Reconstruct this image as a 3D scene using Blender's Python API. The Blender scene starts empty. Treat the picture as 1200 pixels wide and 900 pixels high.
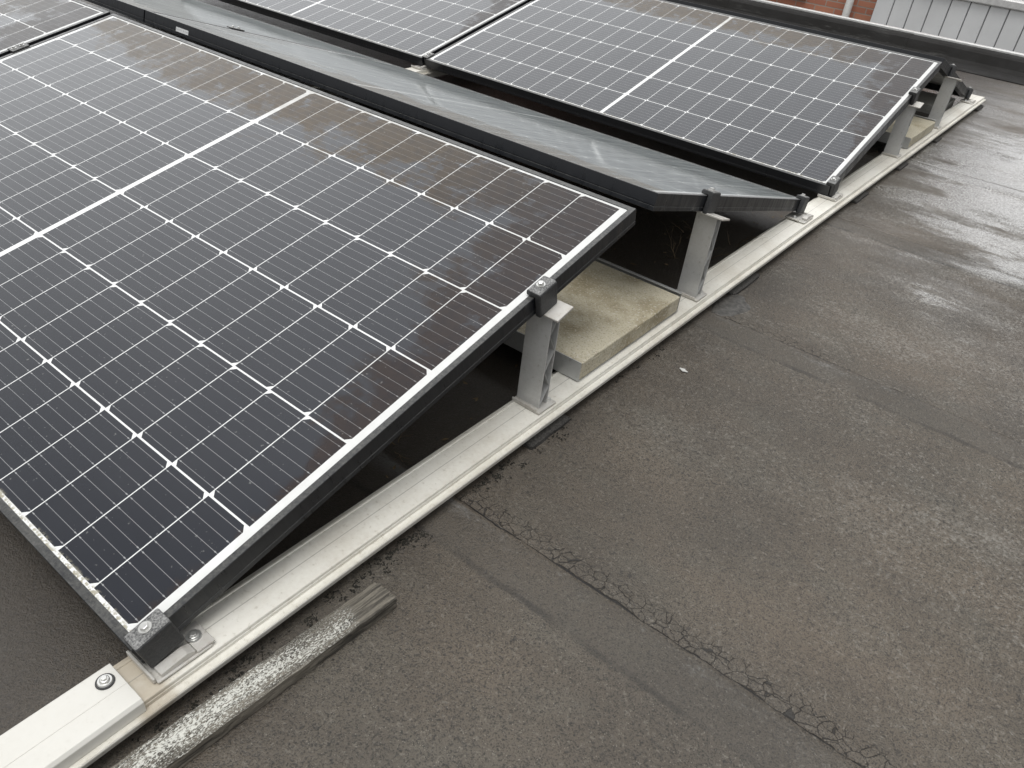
import bpy, bmesh, math, random
from mathutils import Vector, Matrix, noise as mnoise

random.seed(7)
sc = bpy.context.scene
col = sc.collection
TH = math.radians(14.664)
PL, PW, PH = 1.755, 1.038, 0.035          # panel length, width, frame height
CT, ST = math.cos(TH), math.sin(TH)
ZR, ZROOF = -0.042, -0.085                # top of the rail, top of the roof
YC = 2.3005                               # second pair of rows

# ------------------------------------------------------------------ nodes
class NT:
    def __init__(self, name):
        self.mat = bpy.data.materials.new(name)
        self.mat.use_nodes = True
        self.t = self.mat.node_tree
        self.b = self.t.nodes['Principled BSDF']
        self.tc = self.t.nodes.new('ShaderNodeTexCoord')
        self.obj = self.tc.outputs['Object']
    def new(self, kind): return self.t.nodes.new(kind)
    def put(self, sock, v):
        if isinstance(v, bpy.types.NodeSocket): self.t.links.new(v, sock)
        elif isinstance(v, (tuple, list)) and len(v) == 3 and sock.type == 'RGBA': sock.default_value = (*v, 1)
        else: sock.default_value = v
    def m(self, op, a, b=None, c=None, clamp=False):
        n = self.new('ShaderNodeMath'); n.operation = op; n.use_clamp = clamp
        self.put(n.inputs[0], a)
        if b is not None: self.put(n.inputs[1], b)
        if c is not None: self.put(n.inputs[2], c)
        return n.outputs[0]
    def xyz(self, v=None):
        n = self.new('ShaderNodeSeparateXYZ'); self.put(n.inputs[0], v or self.obj); return n.outputs
    def comb(self, x, y, z):
        n = self.new('ShaderNodeCombineXYZ')
        for s, v in zip(n.inputs, (x, y, z)): self.put(s, v)
        return n.outputs[0]
    def mapv(self, v, scale=(1, 1, 1), loc=(0, 0, 0), rot=(0, 0, 0)):
        n = self.new('ShaderNodeMapping'); self.put(n.inputs['Vector'], v)
        n.inputs['Scale'].default_value = scale; n.inputs['Location'].default_value = loc; n.inputs['Rotation'].default_value = rot
        return n.outputs[0]
    def noise(self, scale, detail=3, rough=.55, v=None, dist=0):
        n = self.new('ShaderNodeTexNoise'); self.put(n.inputs['Vector'], v or self.obj)
        n.inputs['Scale'].default_value = scale; n.inputs['Detail'].default_value = detail
        n.inputs['Roughness'].default_value = rough; n.inputs['Distortion'].default_value = dist
        return n.outputs['Fac']
    def voro(self, scale, v=None, feature='F1', rnd=1.0):
        n = self.new('ShaderNodeTexVoronoi'); n.feature = feature; self.put(n.inputs['Vector'], v or self.obj)
        n.inputs['Scale'].default_value = scale; n.inputs['Randomness'].default_value = rnd
        return n.outputs['Distance']
    def ss(self, x, lo, hi, a=0., b=1.):
        n = self.new('ShaderNodeMapRange'); n.interpolation_type = 'SMOOTHSTEP'
        self.put(n.inputs['Value'], x); self.put(n.inputs['From Min'], lo); self.put(n.inputs['From Max'], hi)
        self.put(n.inputs['To Min'], a); self.put(n.inputs['To Max'], b)
        return n.outputs['Result']
    def mix(self, f, a, b):
        n = self.new('ShaderNodeMix'); n.data_type = 'RGBA'
        self.put(n.inputs['Factor'], f); self.put(n.inputs['A'] if False else n.inputs[6], a); self.put(n.inputs[7], b)
        return n.outputs[2]
    def bump(self, h, strength=.3, dist=.002, normal=None):
        n = self.new('ShaderNodeBump'); n.inputs['Strength'].default_value = strength; n.inputs['Distance'].default_value = dist
        self.put(n.inputs['Height'], h)
        if normal: self.put(n.inputs['Normal'], normal)
        return n.outputs[0]
    def set(self, **k):
        names = dict(col='Base Color', rough='Roughness', metal='Metallic', spec='Specular IOR Level', nor='Normal', ior='IOR',
                     sheen='Sheen Weight', sheenr='Sheen Roughness', sheent='Sheen Tint', coat='Coat Weight', coatr='Coat Roughness')
        for a, v in k.items(): self.put(self.b.inputs[names[a]], v)
        return self.mat

def mat_glass():
    n = NT('pv_glass')
    x, y, _ = n.xyz()
    P, Q = 0.08475, 0.168
    xx = n.m('SUBTRACT', n.m('ABSOLUTE', x), .006)
    fr = n.m('MULTIPLY', n.m('FRACT', n.m('DIVIDE', xx, P)), P)
    yy = n.m('DIVIDE', n.m('SUBTRACT', y, .015), Q)
    row = n.m('FLOOR', yy)
    fy = n.m('MULTIPLY', n.m('FRACT', yy), Q)
    dx = n.m('MINIMUM', fr, n.m('SUBTRACT', P, fr))
    dy = n.m('MINIMUM', fy, n.m('SUBTRACT', Q, fy))
    inx = n.m('MULTIPLY', n.m('GREATER_THAN', xx, 0.), n.m('LESS_THAN', xx, 10 * P))
    iny = n.m('MULTIPLY', n.m('GREATER_THAN', yy, 0.), n.m('LESS_THAN', yy, 6.))
    odd = n.m('MODULO', row, 2.)
    c = n.m('ADD', n.m('MULTIPLY', odd, fr), n.m('MULTIPLY', n.m('SUBTRACT', 1., odd), n.m('SUBTRACT', P, fr)))
    cell = n.m('MULTIPLY', n.m('GREATER_THAN', dx, .00085), n.m('GREATER_THAN', dy, .0014))
    cell = n.m('MULTIPLY', cell, n.m('GREATER_THAN', n.m('ADD', c, dy), .0098))
    cell = n.m('MULTIPLY', cell, n.m('MULTIPLY', inx, iny))
    bb = n.m('MULTIPLY', n.m('ABSOLUTE', n.m('SUBTRACT', n.m('FRACT', n.m('DIVIDE', n.m('SUBTRACT', fy, .0012), .1656 / 9)), .5)), .1656 / 9)
    pad = n.m('MULTIPLY', n.m('LESS_THAN', n.m('ABSOLUTE', n.m('SUBTRACT', dx, .0062)), .0016), .00055)
    wire = n.m('LESS_THAN', bb, n.m('ADD', .00028, pad))
    # soiling: brown dried dirt held along the upper edge and the right edge of the glass
    cl = n.noise(7, 6, .62, n.mapv(n.obj, (1, 1.3, 1), (1.3, .2, 0)))
    fine = n.noise(45, 4, .6)
    tt = n.m('SUBTRACT', PW, y)
    rr = n.m('SUBTRACT', PL / 2, x)
    wr = n.m('ADD', .035, n.m('MULTIPLY', .34, n.m('SUBTRACT', y, .22, clamp=True)))
    top = n.m('SUBTRACT', 1., n.m('DIVIDE', tt, n.m('ADD', .17, n.m('MULTIPLY', .06, n.m('ADD', x, .3)))))
    rgt = n.m('SUBTRACT', 1., n.m('DIVIDE', rr, wr))
    s = n.m('ADD', n.m('MAXIMUM', top, rgt), n.m('MULTIPLY', n.m('SUBTRACT', cl, .52), 2.6))
    s = n.m('ADD', s, n.m('MULTIPLY', n.m('SUBTRACT', fine, .5), .7))
    stain = n.ss(s, -.06, .42)
    holes = n.ss(n.noise(16, 4, .6, n.mapv(n.obj, (1, 1, 1), (5, 3, 0))), .58, .64)
    stain = n.m('MULTIPLY', stain, n.m('SUBTRACT', 1., n.m('MULTIPLY', holes, .7)))
    cv = n.noise(2.2, 2)
    cellc = n.mix(cv, (.0085, .0108, .0175), (.0125, .0142, .0205))
    cellc = n.mix(wire, cellc, (.28, .285, .29))
    base = n.mix(cell, (.72, .73, .72), cellc)
    tone = n.mix(n.ss(n.m('ADD', rr, n.m('MULTIPLY', cl, .3)), .2, .6), (.066, .043, .029), (.112, .078, .040))
    base = n.mix(n.m('MULTIPLY', n.m('MULTIPLY', stain, n.m('ADD', n.ss(rr, .15, .75, .40, .62), n.m('MULTIPLY', n.m('SUBTRACT', 1., cell), -.25))), n.ss(fine, .2, .7, .55, 1.)), base, tone)
    # thin grey dust, and specks of moss and lime caught along the lower frame edge
    film = n.noise(3.2, 6, .65, n.mapv(n.obj, (1, 2.2, 1)))
    base = n.mix(n.ss(film, .3, .8, .002, .016), base, (.40, .41, .40))
    spots = n.ss(n.noise(160, 2, .5), .70, .76)
    base = n.mix(n.m('MULTIPLY', spots, .22), base, (.42, .42, .40))
    low = n.m('MULTIPLY', n.ss(n.noise(220, 3, .6), .44, .56), n.ss(n.m('ADD', y, n.m('MULTIPLY', n.noise(20), .014)), .019, .0265, 1., 0.))
    base = n.mix(low, base, (.33, .31, .24))
    rough = n.m('ADD', n.ss(film, .3, .75, .035, .13), n.m('MULTIPLY', stain, .22))
    rough = n.m('ADD', rough, n.m('MULTIPLY', low, .5))
    nor = n.bump(n.noise(500, 2), .02, .0006)
    return n.set(col=base, rough=rough, spec=n.m('SUBTRACT', .5, n.m('MULTIPLY', stain, .34)), ior=1.5, nor=nor,
                 sheen=n.ss(n.noise(1, 5, .65, n.mapv(n.obj, (55, 5, 1))), .3, .7, .48, .80), sheenr=.30, sheent=(.84, .90, .89))

def mat_frame():
    n = NT('black_anodised')
    d = n.noise(190, 5, .7); big = n.noise(9, 4)
    g = n.new('ShaderNodeNewGeometry')
    nz = n.xyz(g.outputs['Normal'])[2]
    up = n.ss(nz, .55, .9)
    dust = n.m('MULTIPLY', n.ss(n.m('ADD', d, n.m('MULTIPLY', big, .5)), .45, 1.25), n.m('ADD', .012, n.m('MULTIPLY', up, .55)))
    base = n.mix(dust, (.011, .0125, .0155), (.24, .235, .21))
    drip = n.noise(1, 4, .7, n.mapv(n.obj, (70, 70, 9)))
    return n.set(col=base, rough=n.ss(drip, .35, .65, .27, .5), metal=.0, spec=.5, sheen=n.m('MULTIPLY', up, .5), sheenr=.35, nor=n.bump(d, .12, .0006))

def mat_alu(name, c1, c2, metal=.35, rough=.42, speck=0., dirt=.5, lines=False):
    n = NT(name)
    big = n.noise(6, 6, .65); f = n.noise(140, 3, .6)
    st = n.noise(1, 4, .6, n.mapv(n.obj, (220, 4, 220)))
    base = n.mix(n.m('MULTIPLY', n.ss(n.m('ADD', big, n.m('MULTIPLY', f, .35)), .5, .95), dirt), c1, c2)
    base = n.mix(n.m('MULTIPLY', n.ss(f, .60, .72), .5 * dirt * dirt), base, (c2[0] * .55, c2[1] * .52, c2[2] * .46))
    if lines:
        yy = n.xyz()[1]
        du = n.m('MULTIPLY', n.ss(n.m('ABSOLUTE', n.m('ADD', yy, .004)), .012, .030, 1., 0.), n.ss(big, .25, .6))
        base = n.mix(n.m('MULTIPLY', du, .75), base, (.42, .36, .27))
        ln = n.m('LESS_THAN', n.m('ABSOLUTE', n.m('SUBTRACT', n.xyz()[0], .003)), .0007)
        base = n.mix(n.m('MULTIPLY', ln, .55), base, (.22, .21, .19))
    if speck:
        sp = n.ss(n.voro(230), .17, .10)
        sp = n.m('MULTIPLY', sp, n.ss(n.noise(40, 2), .5, .6))
        base = n.mix(n.m('MULTIPLY', sp, speck), base, (.75, .75, .74))
    return n.set(col=base, rough=n.ss(st, .3, .7, rough - .07, rough + .1), metal=metal, nor=n.bump(n.m('ADD', st, f), .05, .0005))

def mat_rubber():
    n = NT('rough_cast_block')
    f = n.noise(420, 3, .6); b = n.noise(30, 4)
    g = n.new('ShaderNodeNewGeometry'); up = n.ss(n.xyz(g.outputs['Normal'])[2], .5, .9)
    w = n.m('MULTIPLY', n.ss(n.m('ADD', f, n.m('MULTIPLY', b, .4)), .45, 1.0), n.m('ADD', .08, n.m('MULTIPLY', up, .8)))
    return n.set(col=n.mix(w, (.022, .023, .025), (.34, .34, .33)), rough=.55, nor=n.bump(f, .5, .0008))

def mat_concrete(name, c1, c2, moss, mfac):
    n = NT(name)
    a = n.noise(5, 5, .6); f = n.noise(260, 3, .6)
    base = n.mix(a, c1, c2)
    base = n.mix(n.m('MULTIPLY', n.ss(n.noise(4.5, 6, .62, n.mapv(n.obj, (1, 1, 1), (2.2, 7, 0))), .47, .68), mfac), base, moss)
    base = n.mix(n.m('MULTIPLY', n.ss(f, .52, .66), .6), base, (.14, .12, .085))
    base = n.mix(n.m('MULTIPLY', n.ss(n.noise(180, 2, .5, n.mapv(n.obj, (1, 1, 1), (9, 9, 9))), .58, .66), .6), base, (.55, .53, .47))
    return n.set(col=base, rough=.62, nor=n.bump(n.m('ADD', f, n.m('MULTIPLY', n.noise(60, 4), .8)), .35, .0015))

def mat_wood():
    n = NT('weathered_wood')
    gr = n.noise(1, 6, .72, n.mapv(n.obj, (260, 12, 160)))
    big = n.noise(1, 4, .6, n.mapv(n.obj, (26, 6, 20)))
    g = n.new('ShaderNodeNewGeometry'); up = n.ss(n.xyz(g.outputs['Normal'])[2], .3, .75)
    base = n.mix(n.ss(gr, .32, .68), (.024, .021, .017), (.19, .172, .14))
    y = n.xyz()[1]
    fl = n.noise(1, 5, .75, n.mapv(n.obj, (560, 260, 500)))
    cx = n.ss(n.m('ABSOLUTE', n.m('SUBTRACT', n.xyz()[0], n.m('ADD', .013, n.m('MULTIPLY', n.noise(9, 3), .016)))), .004, .022, .018, -.07)
    bare = n.ss(n.m('ADD', y, n.m('MULTIPLY', big, .06)), .41, .385)
    paint = n.m('MULTIPLY', n.ss(n.m('ADD', n.m('ADD', fl, cx), n.m('MULTIPLY', n.m('SUBTRACT', big, .5), .40)), .525, .56), n.m('MULTIPLY', up, bare))
    lichen = n.m('MULTIPLY', n.ss(n.noise(520, 3, .6), .52, .6), n.m('MULTIPLY', up, bare))
    base = n.mix(n.m('MULTIPLY', lichen, .7), base, (.27, .265, .235))
    base = n.mix(n.m('MULTIPLY', paint, .9), base, (.62, .62, .57))
    return n.set(col=base, rough=.8, nor=n.bump(n.m('ADD', gr, n.m('MULTIPLY', paint, .5)), .6, .002))

def mat_roof():
    n = NT('bitumen_roofing')
    x, y, z = n.xyz()
    gran = n.noise(430, 2, .7); gr2 = n.noise(170, 3, .65); gr3 = n.voro(300)
    blot = n.noise(2.1, 5, .6, n.mapv(n.obj, (1, 1.6, 1)))
    blot2 = n.noise(7, 5, .62, n.mapv(n.obj, (1, 1.4, 1), (3, 1, 0)))
    base = n.mix(n.ss(blot, .3, .7), (.068, .057, .044), (.115, .093, .069))
    base = n.mix(n.m('MULTIPLY', n.ss(blot2, .42, .72), .5), base, (.100, .091, .073))
    base = n.mix(n.m('MULTIPLY', n.ss(gran, .50, .36), .85), base, (.014, .013, .011))
    base = n.mix(n.m('MULTIPLY', n.ss(gr2, .44, .30), .75), base, (.012, .011, .010))
    base = n.mix(n.m('MULTIPLY', n.ss(gr2, .56, .70), .45), base, (.19, .175, .15))
    base = n.mix(n.m('MULTIPLY', n.m('MULTIPLY', n.ss(gr3, .26, .12), n.ss(n.noise(120, 2, .5, n.mapv(n.obj, (1, 1, 1), (2, 8, 1))), .50, .62)), .7), base, (.24, .22, .19))
    # pale mineral bloom on the drier sheet
    bl = n.noise(3.0, 8, .72, n.mapv(n.obj, (1, 1.7, 1), (4.1, .6, 0), (0, 0, .25)))
    far = n.ss(n.m('ADD', y, n.m('MULTIPLY', x, .9)), .5, 2.2)
    bloom = n.m('MULTIPLY', n.ss(n.m('ADD', n.m('MULTIPLY', bl, .62), n.m('MULTIPLY', gr2, .75)), .67, .92), far)
    base = n.mix(n.m('MULTIPLY', bloom, .55), base, (.29, .28, .255))
    rust = n.m('MULTIPLY', n.ss(n.noise(1.7, 5, .6, n.mapv(n.obj, (1, 1.3, 1), (7, 2, 0))), .50, .68), n.ss(x, .1, .45))
    base = n.mix(n.m('MULTIPLY', rust, .16), base, (.130, .096, .068))
    base = n.mix(n.ss(n.m('ADD', x, n.m('MULTIPLY', blot2, .25)), -.04, .36, .74, 0.), base, (.031, .026, .021))  # shade over the left side of the roof, painted in as darker colour
    # seams every 0.9 m, with alligator cracks in the bitumen bead behind each
    wob = n.m('MULTIPLY', n.m('SUBTRACT', n.noise(16, 4, .6), .5), .018)
    ph = n.m('ADD', n.m('SUBTRACT', y, .5045), wob)
    q = n.m('SUBTRACT', ph, n.m('MULTIPLY', n.m('FLOOR', n.m('DIVIDE', n.m('ADD', ph, .2), .897)), .897))   # distance past the seam
    main = n.ss(n.m('ABSOLUTE', q), .0004, n.m('ADD', .0010, n.m('MULTIPLY', n.noise(30, 3), .0022)), 1., 0.)
    cwv = n.m('MULTIPLY', n.m('SUBTRACT', n.noise(60, 2), .5), .012)
    ce = n.voro(54, n.comb(n.m('ADD', x, cwv), n.m('MULTIPLY', n.m('ADD', q, cwv), 1.15), 3.3), 'DISTANCE_TO_EDGE')
    cm = n.m('MULTIPLY', n.ss(n.m('ADD', q, n.m('MULTIPLY', n.m('SUBTRACT', n.noise(24, 3), .5), .03)), .046, .030, 0., 1.), n.ss(q, -.002, .002))
    act = n.ss(n.noise(2.7, 2, .5, n.mapv(n.obj, (1, .6, 1), (.35, .4, 0))), .34, .50)
    first = n.ss(n.m('ABSOLUTE', n.m('SUBTRACT', y, .52)), .12, .2, 1., .8)
    cr = n.m('MULTIPLY', n.m('MULTIPLY', n.ss(ce, .010, .034, .85, 0.), cm), n.m('MULTIPLY', act, first))
    cr = n.m('MAXIMUM', cr, n.m('MULTIPLY', main, n.m('ADD', .6, n.m('MULTIPLY', act, .4))))
    strip = n.m('MULTIPLY', n.ss(q, -.092, -.083), n.ss(q, -.004, -.012))
    base = n.mix(n.m('MULTIPLY', strip, .30), base, (.052, .047, .040))
    base = n.mix(n.m('MULTIPLY', n.m('MULTIPLY', strip, n.ss(q, -.05, -.006)), n.m('MULTIPLY', n.ss(n.m('ADD', bl, n.m('MULTIPLY', gr2, .3)), .62, .80), .45)), base, (.22, .225, .225))
    edge = n.m('MULTIPLY', n.ss(n.m('ABSOLUTE', n.m('ADD', q, .087)), .002, .008, 1., 0.), n.ss(n.noise(9, 4), .35, .6))
    base = n.mix(n.m('MULTIPLY', edge, .55), base, (.018, .016, .014))
    base = n.mix(cr, base, (.008, .007, .006))
    # moisture
    wn = n.noise(2.3, 7, .7, n.mapv(n.obj, (1.0, 2.4, 1), (.8, 2.6, 0), (0, 0, .35)))
    wet = n.m('MULTIPLY', n.ss(n.m('ADD', wn, n.m('MULTIPLY', n.m('SUBTRACT', gr2, .5), .30)), .40, .54), n.ss(n.m('ADD', y, n.m('MULTIPLY', x, .8)), 1.8, 3.2))
    px = n.m('DIVIDE', n.m('SUBTRACT', x, .50), .52); py = n.m('DIVIDE', n.m('SUBTRACT', y, 3.25), 1.15)
    pud = n.m('SUBTRACT', 1., n.m('SQRT', n.m('ADD', n.m('MULTIPLY', px, px), n.m('MULTIPLY', py, py))))
    pud = n.ss(n.m('ADD', pud, n.m('MULTIPLY', n.m('SUBTRACT', wn, .5), 3.2)), .0, .55)
    wet = n.m('MAXIMUM', n.m('MULTIPLY', wet, .55), pud)
    glare = n.m('MULTIPLY', pud, n.ss(n.m('ADD', gr2, n.m('MULTIPLY', gran, .7)), .78, 1.02))
    base = n.mix(n.m('MULTIPLY', glare, .75), base, (.42, .42, .40))  # glare of the wet film painted into the base colour as pale speckles
    damp = n.ss(n.m('ADD', n.noise(1.4, 4), n.m('MULTIPLY', gran, .25)), .5, .75)
    rough = n.m('SUBTRACT', n.m('SUBTRACT', n.ss(gr2, .3, .7, .46, .66), n.m('MULTIPLY', damp, .10)), n.m('MULTIPLY', wet, .34))
    h = n.m('ADD', n.m('ADD', gran, n.m('MULTIPLY', gr2, 1.1)), n.m('MULTIPLY', cr, -1.5))
    bn = n.new('ShaderNodeBump'); bn.inputs['Distance'].default_value = .0022
    n.put(bn.inputs['Strength'], n.m('SUBTRACT', .75, n.m('MULTIPLY', wet, .62))); n.put(bn.inputs['Height'], h)
    nor = n.bump(n.noise(28, 4), .2, .004, bn.outputs[0])
    n.put(n.b.inputs['Coat Normal'], n.bump(n.m('ADD', gr2, n.m('MULTIPLY', gran, .8)), .42, .0016))
    n.b.inputs['Coat IOR'].default_value = 1.6
    film = n.m('MULTIPLY', wet, n.ss(n.m('ADD', n.m('ADD', gr2, n.m('MULTIPLY', gran, .5)), n.m('MULTIPLY', wn, .8)), .98, 1.16))
    return n.set(col=base, rough=rough, spec=n.m('ADD', .5, n.m('MULTIPLY', wet, .2)), nor=nor, coat=film, coatr=.13)

def mat_bitumen():
    n = NT('smooth_bitumen')
    b = n.noise(7, 5, .6); f = n.noise(500, 2)
    z = n.xyz()[2]
    base = n.mix(b, (.008, .0075, .007), (.015, .014, .013))
    sc_ = n.m('MULTIPLY', n.ss(n.noise(3.2, 6, .7, n.mapv(n.obj, (1, 3, 5))), .56, .75), n.ss(z, -.02, .03))
    base = n.mix(n.m('MULTIPLY', sc_, .35), base, (.2, .2, .19))
    return n.set(col=base, rough=n.ss(b, .3, .7, .6, .8), spec=.22, nor=n.bump(n.m('ADD', n.m('MULTIPLY', b, 6.), f), .25, .003))

def mat_plain(name, c, rough=.5, metal=0., var=.25, scale=30, bumpd=.0008, bumps=.15):
    n = NT(name)
    f = n.noise(scale, 5, .6)
    base = n.mix(n.ss(f, .3, .7), tuple(v * (1 - var) for v in c), tuple(min(1, v * (1 + var)) for v in c))
    return n.set(col=base, rough=rough, metal=metal, nor=n.bump(f, bumps, bumpd))

def mat_brick():
    n = NT('red_brick')
    x, y, z = n.xyz()
    br = n.new('ShaderNodeTexBrick')
    n.put(br.inputs['Vector'], n.comb(x, z, 0.))
    br.inputs['Scale'].default_value = 1.0
    br.inputs['Brick Width'].default_value = .22; br.inputs['Row Height'].default_value = .0625
    br.inputs['Mortar Size'].default_value = .006; br.inputs['Mortar Smooth'].default_value = .2
    br.inputs['Color1'].default_value = (.48, .19, .12, 1); br.inputs['Color2'].default_value = (.60, .27, .17, 1)
    br.inputs['Mortar'].default_value = (.42, .38, .33, 1)
    base = n.mix(n.m('MULTIPLY', n.noise(9, 5), .35), br.outputs['Color'], (.22, .09, .06))
    return n.set(col=base, rough=.85, nor=n.bump(n.m('SUBTRACT', 1., br.outputs['Fac']), .5, .006))

def mat_sticker():
    n = NT('printed_label')
    x, y, z = n.xyz()
    bars = n.m('MULTIPLY', n.m('GREATER_THAN', n.noise(1, 0, .5, n.comb(n.m('MULTIPLY', x, 420.), 0., 0.)), .52), n.m('LESS_THAN', n.m('ABSOLUTE', n.m('ADD', z, .0205)), .0022))
    return n.set(col=n.mix(n.m('MULTIPLY', bars, .5), (.72, .73, .73), (.12, .12, .12)), rough=.4)

M = dict(
    glass=mat_glass(), frame=mat_frame(),
    back=mat_plain('white_backsheet', (.6, .6, .58), .5),
    rail=mat_alu('mill_aluminium_rail', (.76, .745, .685), (.56, .525, .45), .18, .46, 0, .75, True),
    cover=mat_alu('pale_aluminium_cover', (.61, .60, .56), (.52, .505, .455), .1, .42, 0, .35),
    foot=mat_alu('dusty_aluminium', (.58, .57, .54), (.42, .38, .32), .35, .45, .2, .8),
    post=mat_alu('speckled_aluminium_post', (.60, .605, .60), (.46, .46, .44), .4, .40, .85, .85),
    tray=mat_alu('galvanised_sheet', (.46, .47, .47), (.34, .34, .33), .55, .40, .25, .8),
    bolt=mat_plain('steel_bolt', (.62, .62, .60), .32, .85, .15),
    washer=mat_plain('black_washer', (.03, .03, .03), .5),
    block=mat_rubber(),
    paver=mat_concrete('old_concrete', (.52, .48, .37), (.41, .375, .28), (.19, .15, .075), .8),
    slab=mat_concrete('wet_grey_concrete', (.52, .52, .49), (.42, .42, .39), (.2, .2, .17), .4),
    wood=mat_wood(), roof=mat_roof(), bitumen=mat_bitumen(),
    pad=mat_plain('rubber_granulate', (.035, .033, .03), .85, 0, .6, 260, .003, .7),
    patch=mat_plain('smeared_bitumen', (.060, .057, .052), .5, 0, .5, 90, .004, .6),
    moss=mat_plain('dark_moss', (.016, .015, .011), .95, 0, .6, 200, .002, .5),
    weed=mat_plain('dry_weed', (.16, .115, .065), .85, 0, .5, 40),
    flake=mat_plain('white_flake', (.6, .6, .58), .7),
    brick=mat_brick(), white=mat_plain('white_paint', (.74, .74, .72), .45, 0, .08),
    clad=mat_plain('light_grey_cladding', (.74, .75, .755), .42, 0, .05, 3),
    groove=mat_plain('dark_grey_joint', (.24, .245, .25), .6),
    trim=mat_plain('grey_white_trim', (.62, .62, .61), .4, .1, .1),
    pale=mat_plain('pale_roof_sheet', (.62, .63, .63), .35, 0, .12, 5),
    pane=mat_plain('window_glass', (.02, .025, .03), .05, 0, .1),
    tile=mat_plain('dark_roof_tile', (.08, .05, .04), .7),
    ground=mat_plain('street_paving', (.12, .115, .105), .85, 0, .3, 3),
    sticker=mat_sticker(),
)

# ------------------------------------------------------------------ mesh helpers
def obj(name, bm, mat, parent=None, smooth=False):
    bmesh.ops.recalc_face_normals(bm, faces=bm.faces)
    me = bpy.data.meshes.new(name)
    bm.to_mesh(me); bm.free()
    o = bpy.data.objects.new(name, me)
    col.objects.link(o)
    me.materials.append(mat)
    if smooth:
        for p in me.polygons: p.use_smooth = True
    if parent: o.parent = parent
    return o

def join(bm, other, mtx=None):
    me = bpy.data.meshes.new('tmp'); other.to_mesh(me); other.free()
    if mtx: me.transform(mtx)
    bm.from_mesh(me); bpy.data.meshes.remove(me)

def box(bm, x0, x1, y0, y1, z0, z1, bev=0., seg=2, mtx=None):
    b = bmesh.new()
    bmesh.ops.create_cube(b, size=1)
    for v in b.verts:
        v.co = Vector(((x0 + x1) / 2 + v.co.x * (x1 - x0), (y0 + y1) / 2 + v.co.y * (y1 - y0), (z0 + z1) / 2 + v.co.z * (z1 - z0)))
    if bev: bmesh.ops.bevel(b, geom=list(b.edges), offset=bev, segments=seg, affect='EDGES', profile=.5)
    join(bm, b, mtx); return bm

def prism(bm, pts, axis, a0, a1, bev=0., seg=2, mtx=None):
    """closed outline extruded along an axis; pts are the two other coordinates in xyz order"""
    b = bmesh.new()
    def co(p, a): return Vector((a, p[0], p[1])) if axis == 'x' else Vector((p[0], a, p[1])) if axis == 'y' else Vector((p[0], p[1], a))
    f0 = [b.verts.new(co(p, a0)) for p in pts]; f1 = [b.verts.new(co(p, a1)) for p in pts]
    b.faces.new(f0); b.faces.new(f1[::-1])
    for i in range(len(pts)):
        j = (i + 1) % len(pts); b.faces.new((f0[j], f0[i], f1[i], f1[j]))
    bmesh.ops.recalc_face_normals(b, faces=b.faces)
    if bev: bmesh.ops.bevel(b, geom=list(b.edges), offset=bev, segments=seg, affect='EDGES', profile=.5)
    join(bm, b, mtx); return bm

def cyl(bm, c, r, h, seg=24, r2=None, mtx=None, bev=0.):
    b = bmesh.new()
    bmesh.ops.create_cone(b, cap_ends=True, segments=seg, radius1=r, radius2=r if r2 is None else r2, depth=h)
    if bev: bmesh.ops.bevel(b, geom=[e for e in b.edges if abs(e.verts[0].co.z - e.verts[1].co.z) < 1e-6 and e.verts[0].co.z > 0], offset=bev, segments=2, affect='EDGES', profile=.5)
    for v in b.verts: v.co += Vector((c[0], c[1], c[2] + h / 2))
    join(bm, b, mtx); return bm

def empty(name, loc, rot=(0, 0, 0)):
    o = bpy.data.objects.new(name, None); col.objects.link(o)
    o.location = loc; o.rotation_euler = rot; o.empty_display_size = .05
    return o

def tag(o, label=None, cat=None, group=None, kind=None):
    for k, v in (('label', label), ('category', cat), ('group', group), ('kind', kind)):
        if v: o[k] = v
    return o

def dup(root, loc=None, rot=None):
    r = root.copy(); col.objects.link(r)
    if loc is not None: r.location = loc
    if rot is not None: r.rotation_euler = rot
    for ch in list(root.children):
        c = ch.copy(); col.objects.link(c); c.parent = r
        for g in list(ch.children):
            d = g.copy(); col.objects.link(d); d.parent = c
    return r

# ------------------------------------------------------------------ solar panels
def make_panel():
    r = empty('solar_panel', (0, 0, 0))
    prof = [(0, -PH + .0006), (0, -.0267), (.0009, -.0260), (.0009, -.0248), (0, -.0241), (0, -.0007), (.0007, 0), (.0105, 0),
            (.0110, -.0005), (.0110, -.0060), (.0020, -.0060), (.0020, -PH + .0018), (.0280, -PH + .0018), (.0280, -PH), (.0006, -PH)]
    bm = bmesh.new()
    rings = []
    for sx, sy in ((-1, 0), (1, 0), (1, 1), (-1, 1)):
        ring = []
        for d, z in prof:
            x = sx * (PL / 2 - d); y = d if sy == 0 else PW - d
            ring.append(bm.verts.new((x, y, z)))
        rings.append(ring)
    k = len(prof)
    for i in range(4):
        a, b = rings[i], rings[(i + 1) % 4]
        for j in range(k): bm.faces.new((a[j], a[(j + 1) % k], b[(j + 1) % k], b[j]))
    obj('frame', bm, M['frame'], r)
    i = .0112
    obj('glass_sheet', box(bmesh.new(), -PL / 2 + i, PL / 2 - i, i, PW - i, -.0044, -.0012), M['glass'], r)
    obj('backsheet', box(bmesh.new(), -PL / 2 + i, PL / 2 - i, i, PW - i, -.0056, -.0048), M['back'], r)
    jb = obj('junction_box', box(bmesh.new(), -.06, .06, PW * .5 - .045, PW * .5 + .045, -.024, -.0060, .004), M['washer'], r)
    return r

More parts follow.
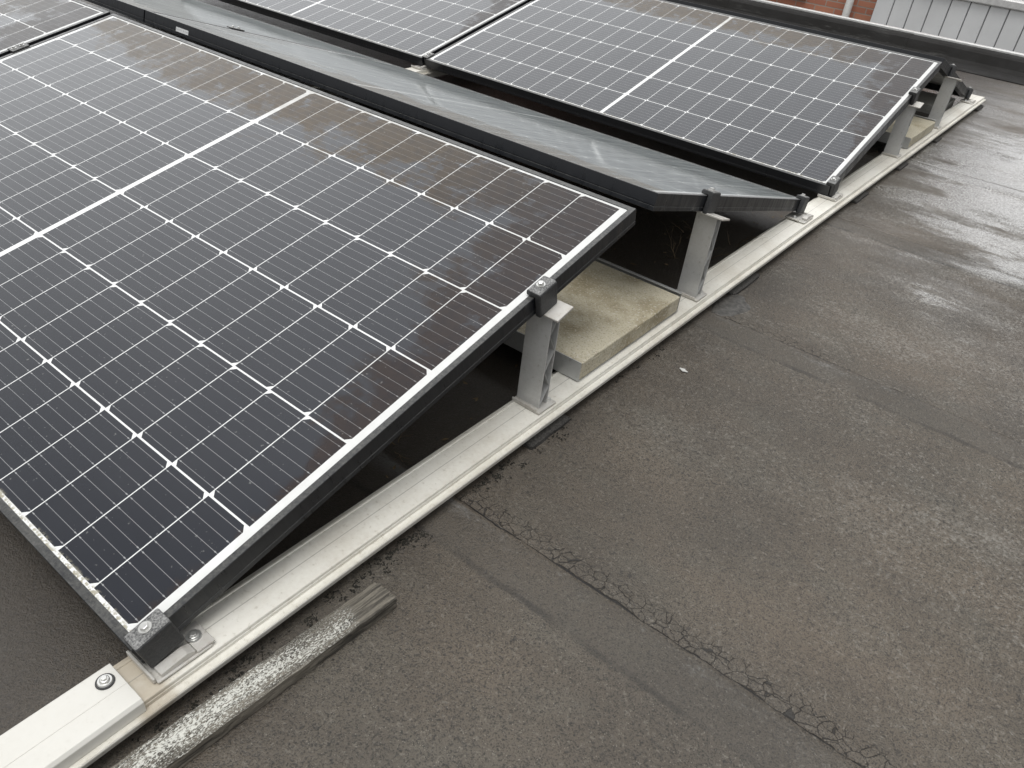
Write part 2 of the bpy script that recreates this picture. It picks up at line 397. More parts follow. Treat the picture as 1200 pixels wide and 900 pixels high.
pn = make_panel()
GA = 'solar panels on the flat roof'
XC = -PL / 2
XL = -PL * 1.5 - .022
spec = [
    ((XC, 0, 0), (TH, 0, 0), 'nearest solar panel, its low corner held by a block clamp beside the rail cover'),
    ((XL, 0, 0), (TH, 0, 0), 'solar panel beyond the dark gap at the far left end of the nearest panel'),
    ((XC - .012, 2.1115, 0), (TH, 0, math.pi), 'solar panel sloping away behind the nearest one, its black upper edge bearing a white sticker'),
    ((XL + .003, 2.1115, 0), (TH, 0, math.pi), 'shallow-angled solar panel ending left of the small white sticker on the black frame'),
    ((XC, YC, 0), (TH, 0, 0), 'solar panel facing the camera in the far row with a full white centre line'),
    ((XL, YC, 0), (TH, 0, 0), 'far row solar panel left of the dark joint, cut by the top of the photo'),
    ((XC - .014, YC + 2.1115, 0), (TH, 0, math.pi), 'farthest solar panel, sloping down towards the black parapet and showing its black end'),
]
panels = []
for k, (loc, rot, lab) in enumerate(spec):
    o = pn if k == 0 else dup(pn)
    o.location = loc; o.rotation_euler = rot
    tag(o, lab, 'solar panel', GA)
    panels.append(o)
# white printed sticker on the upper edge of the shallow panel (its local y = PW face)
st = obj('sticker', box(bmesh.new(), -.030, .030, -.0006, .0006, -.0265, -.0145), M['sticker'], panels[2])
st.location = (1.574 - .012 + XC, PW + .0008, 0)

# ------------------------------------------------------------------ rails
def rail_mesh(y0, y1):
    z = ZR
    prof = [(-.0255, z - .0012), (-.0243, z), (-.0215, z), (-.0207, z - .0012), (.0345, z - .0012), (.0352, z + .0006), (.0372, z + .0006),
            (.0378, z - .0006), (.0378, z - .0045), (.0386, z - .0052), (.0386, z - .0104), (.0486, z - .0112), (.0492, z - .0125), (.0492, z - .0140),
            (.0400, z - .0145), (.0400, -.0752), (.0300, -.0752), (.0300, z - .0145), (-.0190, z - .0145), (-.0190, -.0752), (-.0290, -.0752), (-.0290, z - .0145),
            (-.0370, z - .0140), (-.0370, z - .0112), (-.0262, z - .0104)]
    bm = bmesh.new()
    prism(bm, prof, 'y', y0, y1)
    # fine ribs along the outer flange
    for i in range(6):
        x = .0395 + i * .0016
        box(bm, x, x + .0008, y0 + .002, y1 - .002, z - .0112, z - .0104)
    return bm
r1 = obj('mounting_rail', rail_mesh(-.75, 4.60), M['rail'])
tag(r1, 'long pale aluminium rail running along the open right edge of the panels', 'rail', 'mounting rails under the panels')
r2 = obj('mounting_rail', rail_mesh(-.75, 4.60), M['rail']); r2.location = (-1.785, 0, 0)
tag(r2, 'aluminium rail hidden under the panel joints, glimpsed in the dark gap', 'rail', 'mounting rails under the panels')

# cover over the near end of the rail
rc = empty('rail_cover', (0, -.4, ZR))
bm = bmesh.new()
zc = .0095
prism(bm, [(-.0292, -.0040), (-.0292, zc - .002), (-.0272, zc), (.0372, zc), (.0412, zc - .004), (.0420, -.0102), (.0395, -.0102), (.0388, .0025), (-.0262, .0025), (-.0262, -.0040)], 'y', -.35, .3845, .0005, 1)
box(bm, .0085, .0092, -.35, .3835, zc - .0002, zc + .0004)
obj('cover_shell', bm, M['cover'], rc)
bx, by = -.009, .369
obj('washer', cyl(bmesh.new(), (bx, by, zc + .0001), .0105, .0016, 40, .0100), M['washer'], rc)
bw = bmesh.new(); cyl(bw, (bx, by, zc + .0018), .0084, .0016, 40, .0075); cyl(bw, (bx, by, zc + .0035), .0056, .0030, 32, .0050, None, .001); cyl(bw, (bx, by, zc + .0066), .0034, .0022, 6, None, None, .0005)
obj('bolt', bw, M['bolt'], rc, False)
tag(rc, 'smooth white metal cover with one bolt over the near end of the rail', 'rail cover')

# rubber pads below the rail
pads = [(-.45, .20, 'dark rubber pad under the covered near end of the rail'),
        (.745, .12, 'rubber pad peeping out below the rail under the nearest post'),
        (1.60, .16, 'rubber pad below the rail past the second post'),
        (2.55, .14, 'rubber pad below the rail beside the low edge of the far row'),
        (3.06, .12, 'rubber pad below the rail under the third post'),
        (3.62, .10, 'rubber pad below the rail under the farthest post'),
        (4.50, .14, 'rubber pad below the far tip of the rail')]
for y, l, lab in pads:
    bm = box(bmesh.new(), -.052, .056, y - l / 2, y + l / 2, ZROOF - .003, -.0755, .003, 1)
    bmesh.ops.subdivide_edges(bm, edges=bm.edges, cuts=3, use_grid_fill=True)
    for v in bm.verts:
        d = mnoise.noise(v.co * 60) * .003
        v.co.x += d; v.co.y += mnoise.noise(v.co * 55 + Vector((3, 1, 2))) * .003
    tag(obj('rubber_pad', bm, M['pad']), lab, 'rubber pad', 'pads under the rail')

# ------------------------------------------------------------------ posts
def make_post(y0, ztop, sgn):
    """truss-like extrusion: two plates joined by a zigzag web, standing at the local origin"""
    r = empty('support_post', (0, y0, ZR))
    h = ztop - ZR
    d = .026
    bm = bmesh.new()
    z0 = .0042
    tilt = math.tan(TH) * sgn
    def top(y): return h + (y - d / 2) * tilt - .0045
    prism(bm, [(0, z0), (.0022, z0), (.0022, top(.0022)), (0, top(0))], 'x', -.026, .024, .0004, 1)
    prism(bm, [(d - .0022, z0), (d, z0), (d, top(d)), (d - .0022, top(d - .0022))], 'x', -.026, .024, .0004, 1)
    nseg = max(4, int(h / .036))
    a, b = .0024, d - .0024
    for i in range(nseg):
        za = z0 + .002 + (h - .016) * i / nseg; zb = z0 + .002 + (h - .016) * (i + 1) / nseg
        ya, yb = (a, b) if i % 2 == 0 else (b, a)
        prism(bm, [(ya, za), (yb, zb - .0016), (yb, zb), (ya, za + .0016)], 'x', -.0255, .0236)
    obj('column', bm, M['post'], r)
    bm = bmesh.new()
    box(bm, -.029, .033, -.010, d + .016, .0001, .0041, .0008, 1)
    prism(bm, [(-.010, .0041), (-.0075, .0041), (-.0075, .0075), (-.010, .0075)], 'x', -.029, .026, .0005, 1)
    obj('base_plate', bm, M['foot'], r)
    bm = bmesh.new()
    box(bm, -.026, .040, -.022, .022, -.0042, 0, .0007, 1, Matrix.Translation((0, d / 2, h)) @ Matrix.Rotation(math.atan(tilt), 4, 'X'))
    obj('top_plate', bm, M['foot'], r)
    bm = bmesh.new()
    cyl(bm, (.020, d + .009, .0041), .0055, .0012, 20); cyl(bm, (.020, d + .009, .0053), .0040, .0035, 6, None, None, .0005)
    obj('screw', bm, M['bolt'], r)
    return r
def under(y, side, base=0.):      # underside of a frame at world y
    s = (y - base) if side > 0 else (base + 2.1115 - y)
    return s * math.tan(TH) - PH / CT - .0008
GP = 'posts holding up the high side of the panels'
for y, sd, base, lab in ((.738, 1, 0., 'speckled aluminium post under the nearest panel, beside the beige paver'),
                         (1.350, -1, 0., 'aluminium post at the back of the nearer beige paver, under the shallow-angled panel'),
                         (3.010, 1, YC, 'aluminium post under the far row in front of the mossy paver'),
                         (3.640, -1, YC, 'farthest aluminium post, carrying the panel that slopes to the parapet')):
    p_ = make_post(y, under(y + .013, sd, base), sd)
    tag(p_, lab, 'support post', GP)

# ------------------------------------------------------------------ clamps
def block_bm(w=.030, L=.046, out=.013):
    bm = bmesh.new()
    pts = [(-.016, .0006), (-.0155, .0085), (-.0125, .0115), (out - .003, .0115), (out, .0085), (out, -.034), (out - .002, -.038), (.003, -.038), (.0012, -.036), (.0012, .0006)]
    prism(bm, pts, 'y', -L / 2, L / 2, .0022, 2)
    bmesh.ops.remove_doubles(bm, verts=bm.verts, dist=1e-5)
    return bm
def bolt_bm(x, z, r=.0052):
    bm = bmesh.new()
    cyl(bm, (x, 0, z), r * 1.5, .0010, 28, r * 1.45); cyl(bm, (x, 0, z + .0010), r, .0042, 6, r * .96, None, .0007)
    return bm
ec = empty('end_clamp', (0, 0, 0))
obj('clamp_block', block_bm(), M['block'], ec, False)
obj('bolt', bolt_bm(-.003, .0116), M['bolt'], ec)
GC = 'end clamps on the open right edge of the panels'
def slope_pt(s, side, base=0., dx=0.):
    return (dx, base + s * CT, s * ST) if side > 0 else (dx, base + 2.1115 - s * CT, s * ST)
ends = [(.0258, 1, 0., 0, 'dark block clamp on the lowest corner of the nearest panel, beside the rail cover'),
        (.7585, 1, 0., 0, 'dark block clamp on the nearest panel above the speckled post'),
        (.765, -1, 0., -.012, 'dark clamp above the second post on the shallow panel edge'),
        (.024, -1, 0., -.012, 'dark clamp at the low tip of the shallow-angled panel'),
        (.026, 1, YC, 0, 'dark clamp at the low front corner of the far row'),
        (.742, 1, YC, 0, 'dark clamp above the third post on the far row edge'),
        (.770, -1, YC, -.014, 'dark clamp above the farthest post near the ridge'),
        (.024, -1, YC, -.014, 'dark clamp at the low end of the farthest panel, by the rail tip')]
for k, (s, sd, base, dx, lab) in enumerate(ends):
    o = ec if k == 0 else dup(ec)
    o.location = slope_pt(s, sd, base, dx); o.rotation_euler = (TH * sd, 0, 0)
    tag(o, lab, 'clamp', GC)

# feet at the low edges: plate on the rail, stepped tongue and a bolt
def foot(y, dirn, dx, lab, k):
    r = empty('panel_foot', (dx, y, ZR), (0, 0, 0 if dirn > 0 else math.pi))
    s = 1 if dirn > 0 else -1
    bm = bmesh.new()
    box(bm, -.030, .030, .0, .070, -.0002 + .0008, .0036, .0006, 1)
    box(bm, -.030, .026, -.0035, -.0004, .0006, .0085, .0006, 1)
    obj('foot_plate', bm, M['foot'], r)
    bm = bmesh.new()
    prism(bm, [(.006, .0037), (.050, .0037), (.050, .0090), (.040, .0135), (.006, .0095)], 'x', .0125 if s > 0 else -.027, .027 if s > 0 else -.0125, .0006, 1)
    box(bm, -.012, .0285, .051, .0745, .0037, .0072, .0006, 1)
    obj('tongue', bm, M['foot'], r)
    bm = bmesh.new()
    cyl(bm, (.007, .0600, .0073), .0095, .0013, 32, .0092); cyl(bm, (.007, .0600, .0087), .0062, .0022, 28, .0056, None, .0006); cyl(bm, (.007, .0600, .0110), .0038, .0020, 6, None, None, .0004)
    obj('bolt', bm, M['bolt'], r)
    tag(r, lab, 'foot bracket', 'brackets under the low panel edges')
    return r
foot(.008, 1, 0, 'bolted aluminium foot bracket under the lowest corner of the nearest panel', 0)
foot(2.1115 - .008, -1, 0, 'aluminium foot bracket under the low tip of the shallow-angled panel', 1)
foot(YC + .008, 1, 0, 'pale foot bracket under the low corner of the far row', 2)
foot(YC + 2.1115 - .008, -1, 0, 'aluminium foot bracket at the far tip of the rail', 3)
foot(YC - .02, 1, -1.785, 'beige foot bracket glimpsed in the gap under the joint of the far row', 4)

# mid clamps bridging the joints between neighbouring panels
mc = empty('mid_clamp', (0, 0, 0))
bm = bmesh.new(); box(bm, -.016, .016, -.024, .024, .0008, .0044, .001, 1); box(bm, -.0022, .0022, -.024, .024, -.034, .0008, .0006, 1)
obj('clamp_bar', bm, M['block'], mc)
bm = bmesh.new()
for yy in (-.011, .011): join(bm, bolt_bm(0, .0048, .0045), Matrix.Translation((0, yy, 0)))
obj('bolt', bm, M['bolt'], mc)
xm = -PL - .011
for k, (s, sd, base, dx, lab) in enumerate(((.7585, 1, 0., 0, 'small bolted clamp on the joint at the far left of the nearest panel'),
                                           (.72, -1, 0., -.012, 'small clamp on the dark joint line of the shallow-angled panels'),
                                           (.030, 1, YC, 0, 'small clamp at the low end of the dark joint in the far row'),
                                           (.7585, 1, YC, 0, 'small clamp high on the dark joint of the far row'))):
    o = mc if k == 0 else dup(mc)
    o.location = slope_pt(s, sd, base, xm + dx); o.rotation_euler = (TH * sd, 0, 0)
    tag(o, lab, 'clamp', 'clamps on the joints between panels')

# ------------------------------------------------------------------ ballast pavers in their trays
def tray(y0, y1, lab_t, lab_p, pv):
    x1 = .0235
    bm = bmesh.new()
    zb = ZR + .0012
    box(bm, -1.83, x1, y0, y1, zb, zb + .0014)
    box(bm, -1.83, x1, y0 - .0016, y0, zb, .0008 if pv else .0008)
    box(bm, -1.83, x1 - .002, y1 - .0005, y1 + .0011, zb, .0035)
    box(bm, -1.83, x1 - .002, y1 - .006, y1 + .0032, .0036, .0056, .0006, 1)
    t = obj('ballast_tray', bm, M['tray'])
    tag(t, lab_t, 'ballast tray', 'sheet metal trays across the rails')
    b = bmesh.new()
    box(b, x1 - .400, x1 + .0006, y0 + .0008, y1 - .0065, zb + .0016, .0002)
    bmesh.ops.subdivide_edges(b, edges=b.edges, cuts=14, use_grid_fill=True)
    for v in b.verts:
        n_ = mnoise.noise(v.co * 35) * .0007 + mnoise.noise(v.co * 120) * .0004
        v.co.z += n_ if v.co.z > -.02 else 0; v.co.x += n_ if v.co.x > -.1 else 0
    es = [e for e in b.edges if len(e.link_faces) == 2 and e.calc_face_angle() > .8]
    bmesh.ops.bevel(b, geom=es, offset=.0035, segments=2, affect='EDGES', profile=.5)
    for v in b.verts:
        if v.co.z > -.006 and (v.co.x > x1 - .008 or v.co.y < y0 + .010):
            c_ = max(0, mnoise.noise(v.co * 75) - .12) * .010
            v.co.z -= c_; v.co.x -= c_ * .5
    p = obj('concrete_paver', b, M['paver'], None, False)
    tag(p, lab_p, 'paver', 'concrete pavers used as ballast')
tray(.8665, 1.2640, 'galvanised tray with a bright rim holding the nearer beige paver', 'beige concrete paver with brown stains between the two nearest posts', 0)
tray(3.166, 3.563, 'galvanised tray holding the far mossy paver between the two farthest posts', 'mossy beige concrete paver under the far row', 1)

b = bmesh.new()
box(b, -.46, -.058, 4.085, 4.385, ZROOF - .004, -.043)
bmesh.ops.subdivide_edges(b, edges=b.edges, cuts=12, use_grid_fill=True)
for v in b.verts: v.co += Vector((mnoise.noise(v.co * 20), mnoise.noise(v.co * 20 + Vector((5, 0, 0))), mnoise.noise(v.co * 40) * .5)) * .003
tag(obj('concrete_paver', b, M['slab']), 'wet grey paver lying on the roof under the farthest panel', 'paver', 'concrete pavers used as ballast')

# ------------------------------------------------------------------ weathered batten on the roof
def batten():
    bm = bmesh.new()
    L, W, T = .43, .0405, .0215
    nl, nw, nt = 150, 14, 6
    def P(u, a, c):
        y = u * L; x = a * W; z = c * T
        # frayed far end and chipped edges
        if u > .955:
            k = (u - .955) / .045
            y += k * (mnoise.noise(Vector((a * 7, c * 5, 1.3))) * .004 + mnoise.noise(Vector((a * 31, c * 9, 4.1))) * .0035 - (.004 if abs(a - .8) < .12 else 0))
            z -= k ** 3 * abs(mnoise.noise(Vector((a * 22, 3, 1)))) * .004
        e = abs(a - .5) * 2
        x += (a - .5) * 2 * (mnoise.noise(Vector((u * 24, c * 2, 7 if a > .5 else 3))) * .0012 + mnoise.noise(Vector((u * 110, c * 3, 2 if a > .5 else 9))) * .0006)
        if a > .5 and c > .5:
            x -= e * max(0, mnoise.noise(Vector((u * 13, 5, 5))) - .25) * .010 * (c - .5) * 2
        z += (mnoise.noise(Vector((u * 16, a * 10, 2))) * .0014 + mnoise.noise(Vector((u * 60, a * 34, 8))) * .0007) * (1 if c > .5 else 0)
        z -= (e ** 6) * .0022 * (1 if c > .5 else 0)
        return (x, y, z)
    # outline around the section
    sec = [(a / nw, 1.) for a in range(nw + 1)] + [(1., 1 - c / nt) for c in range(1, nt + 1)] + [(1 - a / nw, 0.) for a in range(1, nw + 1)] + [(0., c / nt) for c in range(1, nt)]
    rows = [[bm.verts.new(P(i / nl, a, c)) for a, c in sec] for i in range(nl + 1)]
    k = len(sec)
    for i in range(nl):
        for j in range(k): bm.faces.new((rows[i][j], rows[i][(j + 1) % k], rows[i + 1][(j + 1) % k], rows[i + 1][j]))
    bm.faces.new(rows[0]); bm.faces.new(rows[-1][::-1])
    return bm
wb = obj('wooden_batten', batten(), M['wood'])
wb.location = (.0610, -.139, ZROOF + .001); wb.rotation_euler = (0, 0, math.radians(-3.1))
tag(wb, 'weathered grey wooden batten with flaking white paint lying beside the rail', 'wooden batten')

# ------------------------------------------------------------------ roof
def roof():
    bm = bmesh.new()
    ys = []
    t = .0022
    seams = [.5045 + .897 * k for k in range(-4, 6)]
    y0, y1 = -3.2, 5.90
    pts = [(y0, 0.)]
    for s in seams:
        for d, z in ((-.0900, 0.), (-.0850, t * .8), (-.010, t), (-.0012, t), (.0008, -.0004), (.004, .0014), (.018, .0019), (.034, .0010), (.048, 0.)):
            if y0 < s + d < 5.85: pts.append((s + d, z))
    pts.append((y1, 0.))
    out = []
    for (a, za), (b, zb) in zip(pts, pts[1:]):
        n = max(1, int((b - a) / .045))
        for i in range(n): out.append((a + (b - a) * i / n, za + (zb - za) * i / n))
    out.append(pts[-1])
    xs = []
    x = -7.0
    while x < 4.2:
        xs.append(x); x += .5 if x < -2.5 or x > 1.4 else .03
    xs.append(4.2)
    grid = [[bm.verts.new((x, y + mnoise.noise(Vector((x * 5, round(y / .897), 0))) * .004 * (1 if -.8 < 1 else 0),
                           ZROOF + z + mnoise.noise(Vector((x * 1.7, y * 1.7, 4))) * .0016 + mnoise.noise(Vector((x * 9, y * 9, 8))) * .0005)) for x in xs] for y, z in out]
    for j in range(len(out) - 1):
        for i in range(len(xs) - 1): bm.faces.new((grid[j][i], grid[j][i + 1], grid[j + 1][i + 1], grid[j + 1][i]))
    return bm
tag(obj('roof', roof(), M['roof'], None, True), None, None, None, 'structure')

# smeared bitumen repair patch where the seam meets the rail
bm = bmesh.new()
ctr = bm.verts.new((.070, 1.465, ZROOF + .0050)); rim = []; mid = []
for i in range(40):
    a = 2 * math.pi * i / 40; rr = 1 + .28 * mnoise.noise(Vector((math.cos(a) * 1.4, math.sin(a) * 1.4, 2)))
    rim.append(bm.verts.new((.070 + .040 * rr * math.cos(a), 1.465 + .070 * rr * math.sin(a), ZROOF - .0005)))
    mid.append(bm.verts.new((.070 + .033 * rr * math.cos(a), 1.465 + .060 * rr * math.sin(a), ZROOF + .0045)))
for i in range(40):
    j = (i + 1) % 40
    bm.faces.new((ctr, mid[i], mid[j])); bm.faces.new((mid[i], rim[i], rim[j], mid[j]))
tag(obj('bitumen_patch', bm, M['patch'], None, True), 'smeared dark repair patch on the roof seam beside the second post', 'repair patch')

# parapet: membrane upstand with an aluminium edge trim
pr = empty('parapet', (-1.4, 5.9, ZROOF)); pr.scale = (1, 1, .84)
def pbar(name, prof, mat, x0=-5.6, x1=5.6, sub=160, wob=.0, z0=0.):
    bm = bmesh.new(); rows = []
    for i in range(sub + 1):
        x = x0 + (x1 - x0) * i / sub; row = []
        for k, (y, z) in enumerate(prof):
            w = wob * mnoise.noise(Vector((x * 3.2, y * 9, 1.7))) + wob * .5 * mnoise.noise(Vector((x * 14, y * 14, 3)))
            row.append(bm.verts.new((x, y - w, z + w * .6)))
        rows.append(row)
    k = len(prof)
    for i in range(sub):
        for j in range(k): bm.faces.new((rows[i][j], rows[i][(j + 1) % k], rows[i + 1][(j + 1) % k], rows[i + 1][j]))
    bm.faces.new(rows[0]); bm.faces.new(rows[-1][::-1])
    return obj(name, bm, mat, pr, False)
pbar('membrane', [(-.42, -.004), (-.418, .0065), (-.17, .0075), (-.150, .0115), (-.122, .030), (-.108, .062), (-.095, .090), (-.078, .104), (-.050, .111), (-.004, .112), (-.004, -.004)], M['bitumen'], wob=.004)
pbar('edge_trim', [(-.004, .02), (-.004, .124), (.000, .128), (.042, .128), (.046, .124), (.046, .02)], M['trim'], sub=2)
for xx in (-3.2, -1.5, -.70, .62, 2.4):
    pbar('membrane_overlap', [(-.4205, .0010), (-.4190, .0085), (-.171, .0093), (-.1515, .0132), (-.1238, .0312), (-.1100, .0630), (-.0968, .0918), (-.0793, .1060), (-.0510, .1130), (-.006, .1140), (-.006, .105), (-.06, .10), (-.14, .01)], M['bitumen'], xx, xx + .10, 8, .004)
tag(pr, 'low black bitumen parapet with a thin metal trim along the far roof edge', 'parapet')

# moss and grit washed up along the rail
rnd = random.Random(3)
bm = bmesh.new()
ico = bmesh.new(); bmesh.ops.create_icosphere(ico, subdivisions=1, radius=1)
tv = [v.co.copy() for v in ico.verts]; tf = [[v.index for v in f.verts] for f in ico.faces]; ico.free()
spots = [(.30, .05, 1.), (.40, .06, 1.), (.53, .05, 1.1), (.60, .03, .7), (.76, .03, .8), (.20, .05, .6), (.10, .05, .5), (.05, .06, .5), (1.05, .06, .4)]
for _ in range(230):
    yc, sp, w = rnd.choice(spots)
    if rnd.random() > w: continue
    yk = rnd.gauss(yc, sp); xk = .044 + abs(rnd.gauss(0, .013))
    for _k in range(rnd.randint(2, 12)):
        y = yk + rnd.gauss(0, .004); x = max(.041, xk + rnd.gauss(0, .003))
        s = rnd.uniform(.0004, .0017)
        ang = rnd.random() * 3.14; e = rnd.uniform(.5, 1.9)
        vs = []
        for p in tv:
            px, py = p.x * s * e, p.y * s
            j = rnd.uniform(.7, 1.3)
            vs.append(bm.verts.new((x + (px * math.cos(ang) - py * math.sin(ang)) * j, y + (px * math.sin(ang) + py * math.cos(ang)) * j, ZROOF + .0010 + p.z * s * .8)))
        for f in tf: bm.faces.new([vs[i] for i in f])
tag(obj('moss', bm, M['moss']), None, None, None, 'stuff')

# dry weeds and leaf litter on the sheltered roof under the panels
bm = bmesh.new(); rw = random.Random(11)
def stalk(p, d, L, r, depth):
    k = 5; q = Vector(p); d = Vector(d).normalized(); prev = None
    for i in range(k + 1):
        side = d.orthogonal().normalized(); up_ = d.cross(side)
        rr = r * (1 - .6 * i / k)
        ring = [bm.verts.new(q + (side * math.cos(t) + up_ * math.sin(t)) * rr) for t in (0, 2.09, 4.19)]
        if prev:
            for j in range(3): bm.faces.new((prev[j], prev[(j + 1) % 3], ring[(j + 1) % 3], ring[j]))
        prev = ring
        if depth and i > 1: stalk(q, d + Vector((rw.uniform(-1, 1), rw.uniform(-1, 1), rw.uniform(-.1, .5))) * .8, L * .4, rr * .6, depth - 1)
        d = (d + Vector((rw.uniform(-.3, .3), rw.uniform(-.3, .3), rw.uniform(-.2, .05)))).normalized(); q = q + d * (L / k)
for cx, cy in ((-.10, 1.66), (-.16, 1.60), (-.07, 1.82), (-.20, 1.75), (-.28, 1.95), (-.12, .52), (-.17, .60)):
    for _ in range(4): stalk((cx + rw.gauss(0, .012), cy + rw.gauss(0, .012), ZROOF), (rw.uniform(-.7, .7), rw.uniform(-.7, .7), .9), rw.uniform(.04, .09), .0009, 1)
for _ in range(320):
    x_, y_ = rw.uniform(-.9, -.045), rw.choice((rw.gauss(.62, .12), rw.gauss(1.75, .2), rw.gauss(2.2, .1), rw.uniform(.2, 3.9)))
    s = rw.uniform(.002, .009); a_ = rw.random() * 6.28
    v4 = [bm.verts.new((x_ + math.cos(a_ + t) * s * e, y_ + math.sin(a_ + t) * s * e, ZROOF + .0025 + rw.uniform(0, .003))) for t, e in ((0, 1), (1.2, .45), (3.14, 1), (4.5, .45))]
    bm.faces.new(v4)
tag(obj('litter', bm, M['weed']), None, None, None, 'stuff')

# two pale flakes lying on the roof
def flake(x, y, n, lab):
    bm = bmesh.new(); r_ = random.Random(n)
    v0 = [bm.verts.new((x + .009 * math.cos(a) * r_.uniform(.5, 1.3), y + .005 * math.sin(a) * r_.uniform(.5, 1.3), ZROOF + .0012)) for a in [i * 2 * math.pi / 9 for i in range(9)]]
    f = bm.faces.new(v0); e = bmesh.ops.extrude_face_region(bm, geom=[f])
    for g in e['geom']:
        if isinstance(g, bmesh.types.BMVert): g.co.z += .0012
    tag(obj('paint_flake', bm, M['flake']), lab, 'paint flake', 'pale flakes on the roof')
flake(.124, 1.122, 2, 'tiny white flake on the dark roof below the beige paver')

# ------------------------------------------------------------------ neighbouring houses beyond the roof edge
GZ = -3.2
BY = 9.25
bh = empty('brick_house', (-6, BY, GZ))
def W(x): return x + 6
H = 5.4
bm = bmesh.new()
wx0, wx1, wz0, wz1 = W(-4.05), W(-2.64), 2.98, 4.2
for a in ((0 - 3, wx0, 0, H), (wx1, W(-1.0), 0, H), (wx0, wx1, 0, wz0), (wx0, wx1, wz1, H)):
    box(bm, a[0], a[1], 0, .28, a[2], a[3])
obj('wall', bm, M['brick'], bh)
wn = empty('window', (0, 0, 0)); wn.parent = bh
bm = bmesh.new()
for a in ((wx0, wx0 + .07, wz0, wz1), (wx1 - .07, wx1, wz0, wz1), (wx0 + .07, wx1 - .07, wz0, wz0 + .07), (wx0 + .07, wx1 - .07, wz1 - .07, wz1), ((wx0 + wx1) / 2 - .035, (wx0 + wx1) / 2 + .035, wz0 + .07, wz1 - .07)):
    box(bm, a[0] + .002, a[1] - .002, .06, .13, a[2] + .002, a[3] - .002, .006, 1)
obj('frame', bm, M['white'], wn)
obj('pane', box(bmesh.new(), wx0 + .05, wx1 - .05, .09, .10, wz0 + .05, wz1 - .05), M['pane'], wn)
obj('sill', box(bmesh.new(), wx0 - .06, wx1 + .05, -.07, .055, wz0 - .075, wz0 - .002, .008, 1), M['white'], wn)
dp = bmesh.new()
cyl(dp, (W(-2.105), -.07, 0), .040, H - .1, 20)
for zz in (1.2, 2.4, 3.6): cyl(dp, (W(-2.105), -.07, zz), .047, .05, 20)
obj('downpipe', dp, M['white'], bh, True)
bm = bmesh.new()
prism(bm, [(-.4, H - .1), (-.4, H + .05), (3.6, H + 2.4), (7.6, H + .05), (7.6, H - .1)], 'x', -3.3, W(-.8))
obj('roof', bm, M['tile'], bh)
tag(bh, 'red brick house with a white downpipe beyond the parapet', 'house')

gb = empty('clad_building', (-1.8, 9.0, GZ))
bm = bmesh.new()
top = 3.185
pitch = .173
n_ = 36
for i in range(n_):
    box(bm, .008 + i * pitch, .008 + (i + 1) * pitch - .010, 0, .05, 0, top, .005, 1)
obj('cladding', bm, M['clad'], gb)
bm = box(bmesh.new(), .002, n_ * pitch, .022, 4.0, 0, top - .01)
obj('wall', bm, M['groove'], gb)
bm = box(bmesh.new(), -.01, n_ * pitch + .05, -.03, .12, top + .002, top + .075, .01, 1)
obj('roof_trim', bm, M['trim'], gb)
bm = bmesh.new()
for i in range(26): box(bm, -.005 + i * .24, -.005 + i * .24 + .225, .122, 4.1, top + .004, top + .030, .006, 1)
obj('roof_sheet', bm, M['pale'], gb)
tag(gb, 'light grey clad building with vertical joints beyond the parapet', 'building')

bm = bmesh.new()
vs = [bm.verts.new((x, y, GZ)) for x, y in ((-900, -900), (900, -900), (900, 900), (-900, 900))]; bm.faces.new(vs)
tag(obj('ground', bm, M['ground']), None, None, None, 'structure')

# ------------------------------------------------------------------ light
SUN_EL, SUN_AZ = math.radians(78), math.radians(165)      # azimuth from +Y towards +X
w = bpy.data.worlds.new('World'); sc.world = w; w.use_nodes = True
nt = w.node_tree
sky = nt.nodes.new('ShaderNodeTexSky'); sky.sky_type = 'NISHITA'; sky.sun_disc = False
sky.sun_elevation = SUN_EL; sky.sun_rotation = SUN_AZ
sky.air_density = 1.0; sky.dust_density = 4.0; sky.ozone_density = 1.0
hs = nt.nodes.new('ShaderNodeHueSaturation'); hs.inputs['Saturation'].default_value = .04
nt.links.new(sky.outputs[0], hs.inputs['Color'])
bg = nt.nodes['Background']; bg.inputs['Strength'].default_value = .15
# overcast: bright lobe added low beyond the panels for their reflections, dimmer sky elsewhere
tcw = nt.nodes.new('ShaderNodeTexCoord'); dt = nt.nodes.new('ShaderNodeVectorMath'); dt.operation = 'DOT_PRODUCT'
baz, bel = math.radians(-45), math.radians(17)
nt.links.new(tcw.outputs['Generated'], dt.inputs[0])
dt.inputs[1].default_value = (math.sin(baz) * math.cos(bel), math.cos(baz) * math.cos(bel), math.sin(bel))
mr = nt.nodes.new('ShaderNodeMapRange'); mr.interpolation_type = 'SMOOTHSTEP'
nt.links.new(dt.outputs['Value'], mr.inputs['Value'])
mr.inputs['From Min'].default_value = .50; mr.inputs['From Max'].default_value = .95; mr.inputs['To Min'].default_value = .78; mr.inputs['To Max'].default_value = 3.0
cn = nt.nodes.new('ShaderNodeTexNoise'); cn.inputs['Scale'].default_value = 2.3; cn.inputs['Detail'].default_value = 4
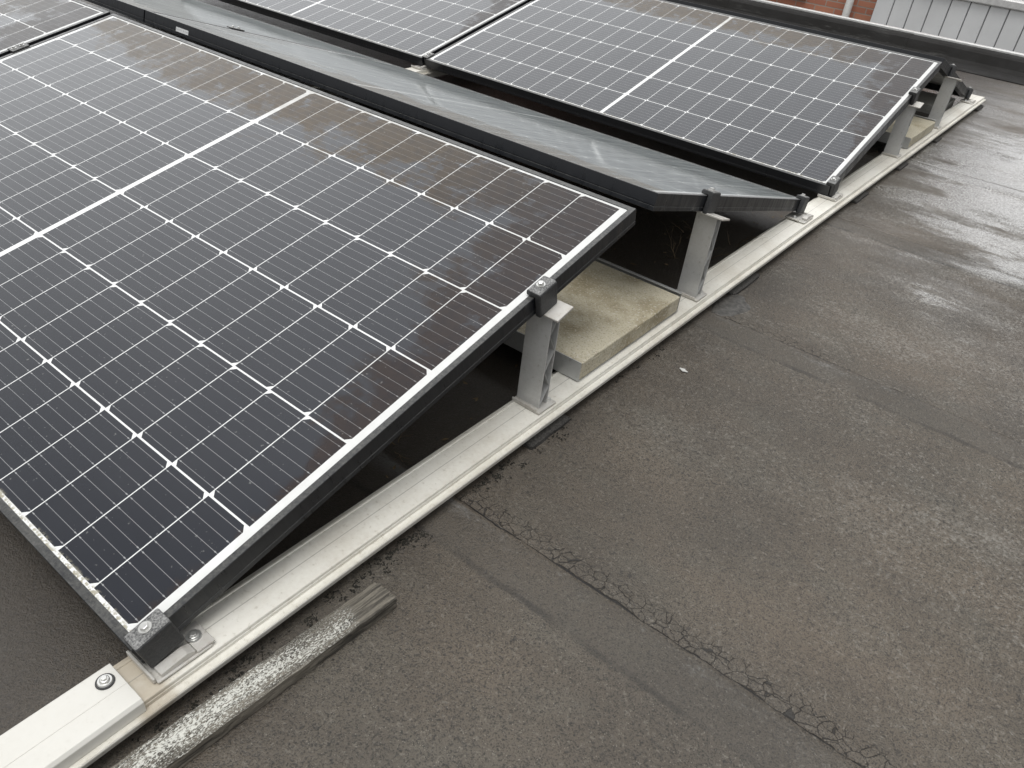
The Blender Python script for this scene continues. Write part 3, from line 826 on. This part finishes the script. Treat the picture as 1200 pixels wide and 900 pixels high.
cm_ = nt.nodes.new('ShaderNodeMapRange'); nt.links.new(tcw.outputs['Generated'], cn.inputs['Vector']); nt.links.new(cn.outputs['Fac'], cm_.inputs['Value'])
cm_.inputs['From Min'].default_value = .3; cm_.inputs['From Max'].default_value = .7; cm_.inputs['To Min'].default_value = .88; cm_.inputs['To Max'].default_value = 1.12
ml = nt.nodes.new('ShaderNodeMath'); ml.operation = 'MULTIPLY'
nt.links.new(mr.outputs[0], ml.inputs[0]); nt.links.new(cm_.outputs[0], ml.inputs[1])
mm = nt.nodes.new('ShaderNodeVectorMath'); mm.operation = 'SCALE'
nt.links.new(hs.outputs[0], mm.inputs[0]); nt.links.new(ml.outputs[0], mm.inputs['Scale'])
nt.links.new(mm.outputs[0], bg.inputs['Color'])
ld = bpy.data.lights.new('sun', 'SUN'); ld.energy = 1.0; ld.angle = math.radians(35); ld.color = (1, .985, .95)
lo = bpy.data.objects.new('sun', ld); col.objects.link(lo)
d = Vector((math.sin(SUN_AZ) * math.cos(SUN_EL), math.cos(SUN_AZ) * math.cos(SUN_EL), math.sin(SUN_EL)))
lo.rotation_euler = (-d).to_track_quat('-Z', 'Y').to_euler()

# ------------------------------------------------------------------ camera
cd = bpy.data.cameras.new('camera'); cam = bpy.data.objects.new('camera', cd); col.objects.link(cam)
R = Matrix(((0.7780243674558691, -0.42505728990901204, 0.46260607858101127), (0.6198186729062687, 0.3992305178236773, -0.6756032906632045), (0.1024836394826344, 0.8123677085737988, 0.5740695164393846)))
cam.matrix_world = Matrix.Translation((0.5987527335964162, -0.19406042280184074, 0.7753781089462115)) @ R.to_4x4()
cd.sensor_fit = 'HORIZONTAL'; cd.sensor_width = 36; cd.lens = 896.762 / 1200 * 36
cd.clip_start = .02; cd.clip_end = 3000
sc.camera = cam

sc.render.engine = 'CYCLES'
sc.cycles.max_bounces = 8
try: sc.cycles.use_denoising = True
except Exception: pass
vs_ = sc.view_settings
vs_.view_transform = 'Standard'; vs_.look = 'None'; vs_.gamma = 1; vs_.use_curve_mapping = False
vs_.exposure = 0.3
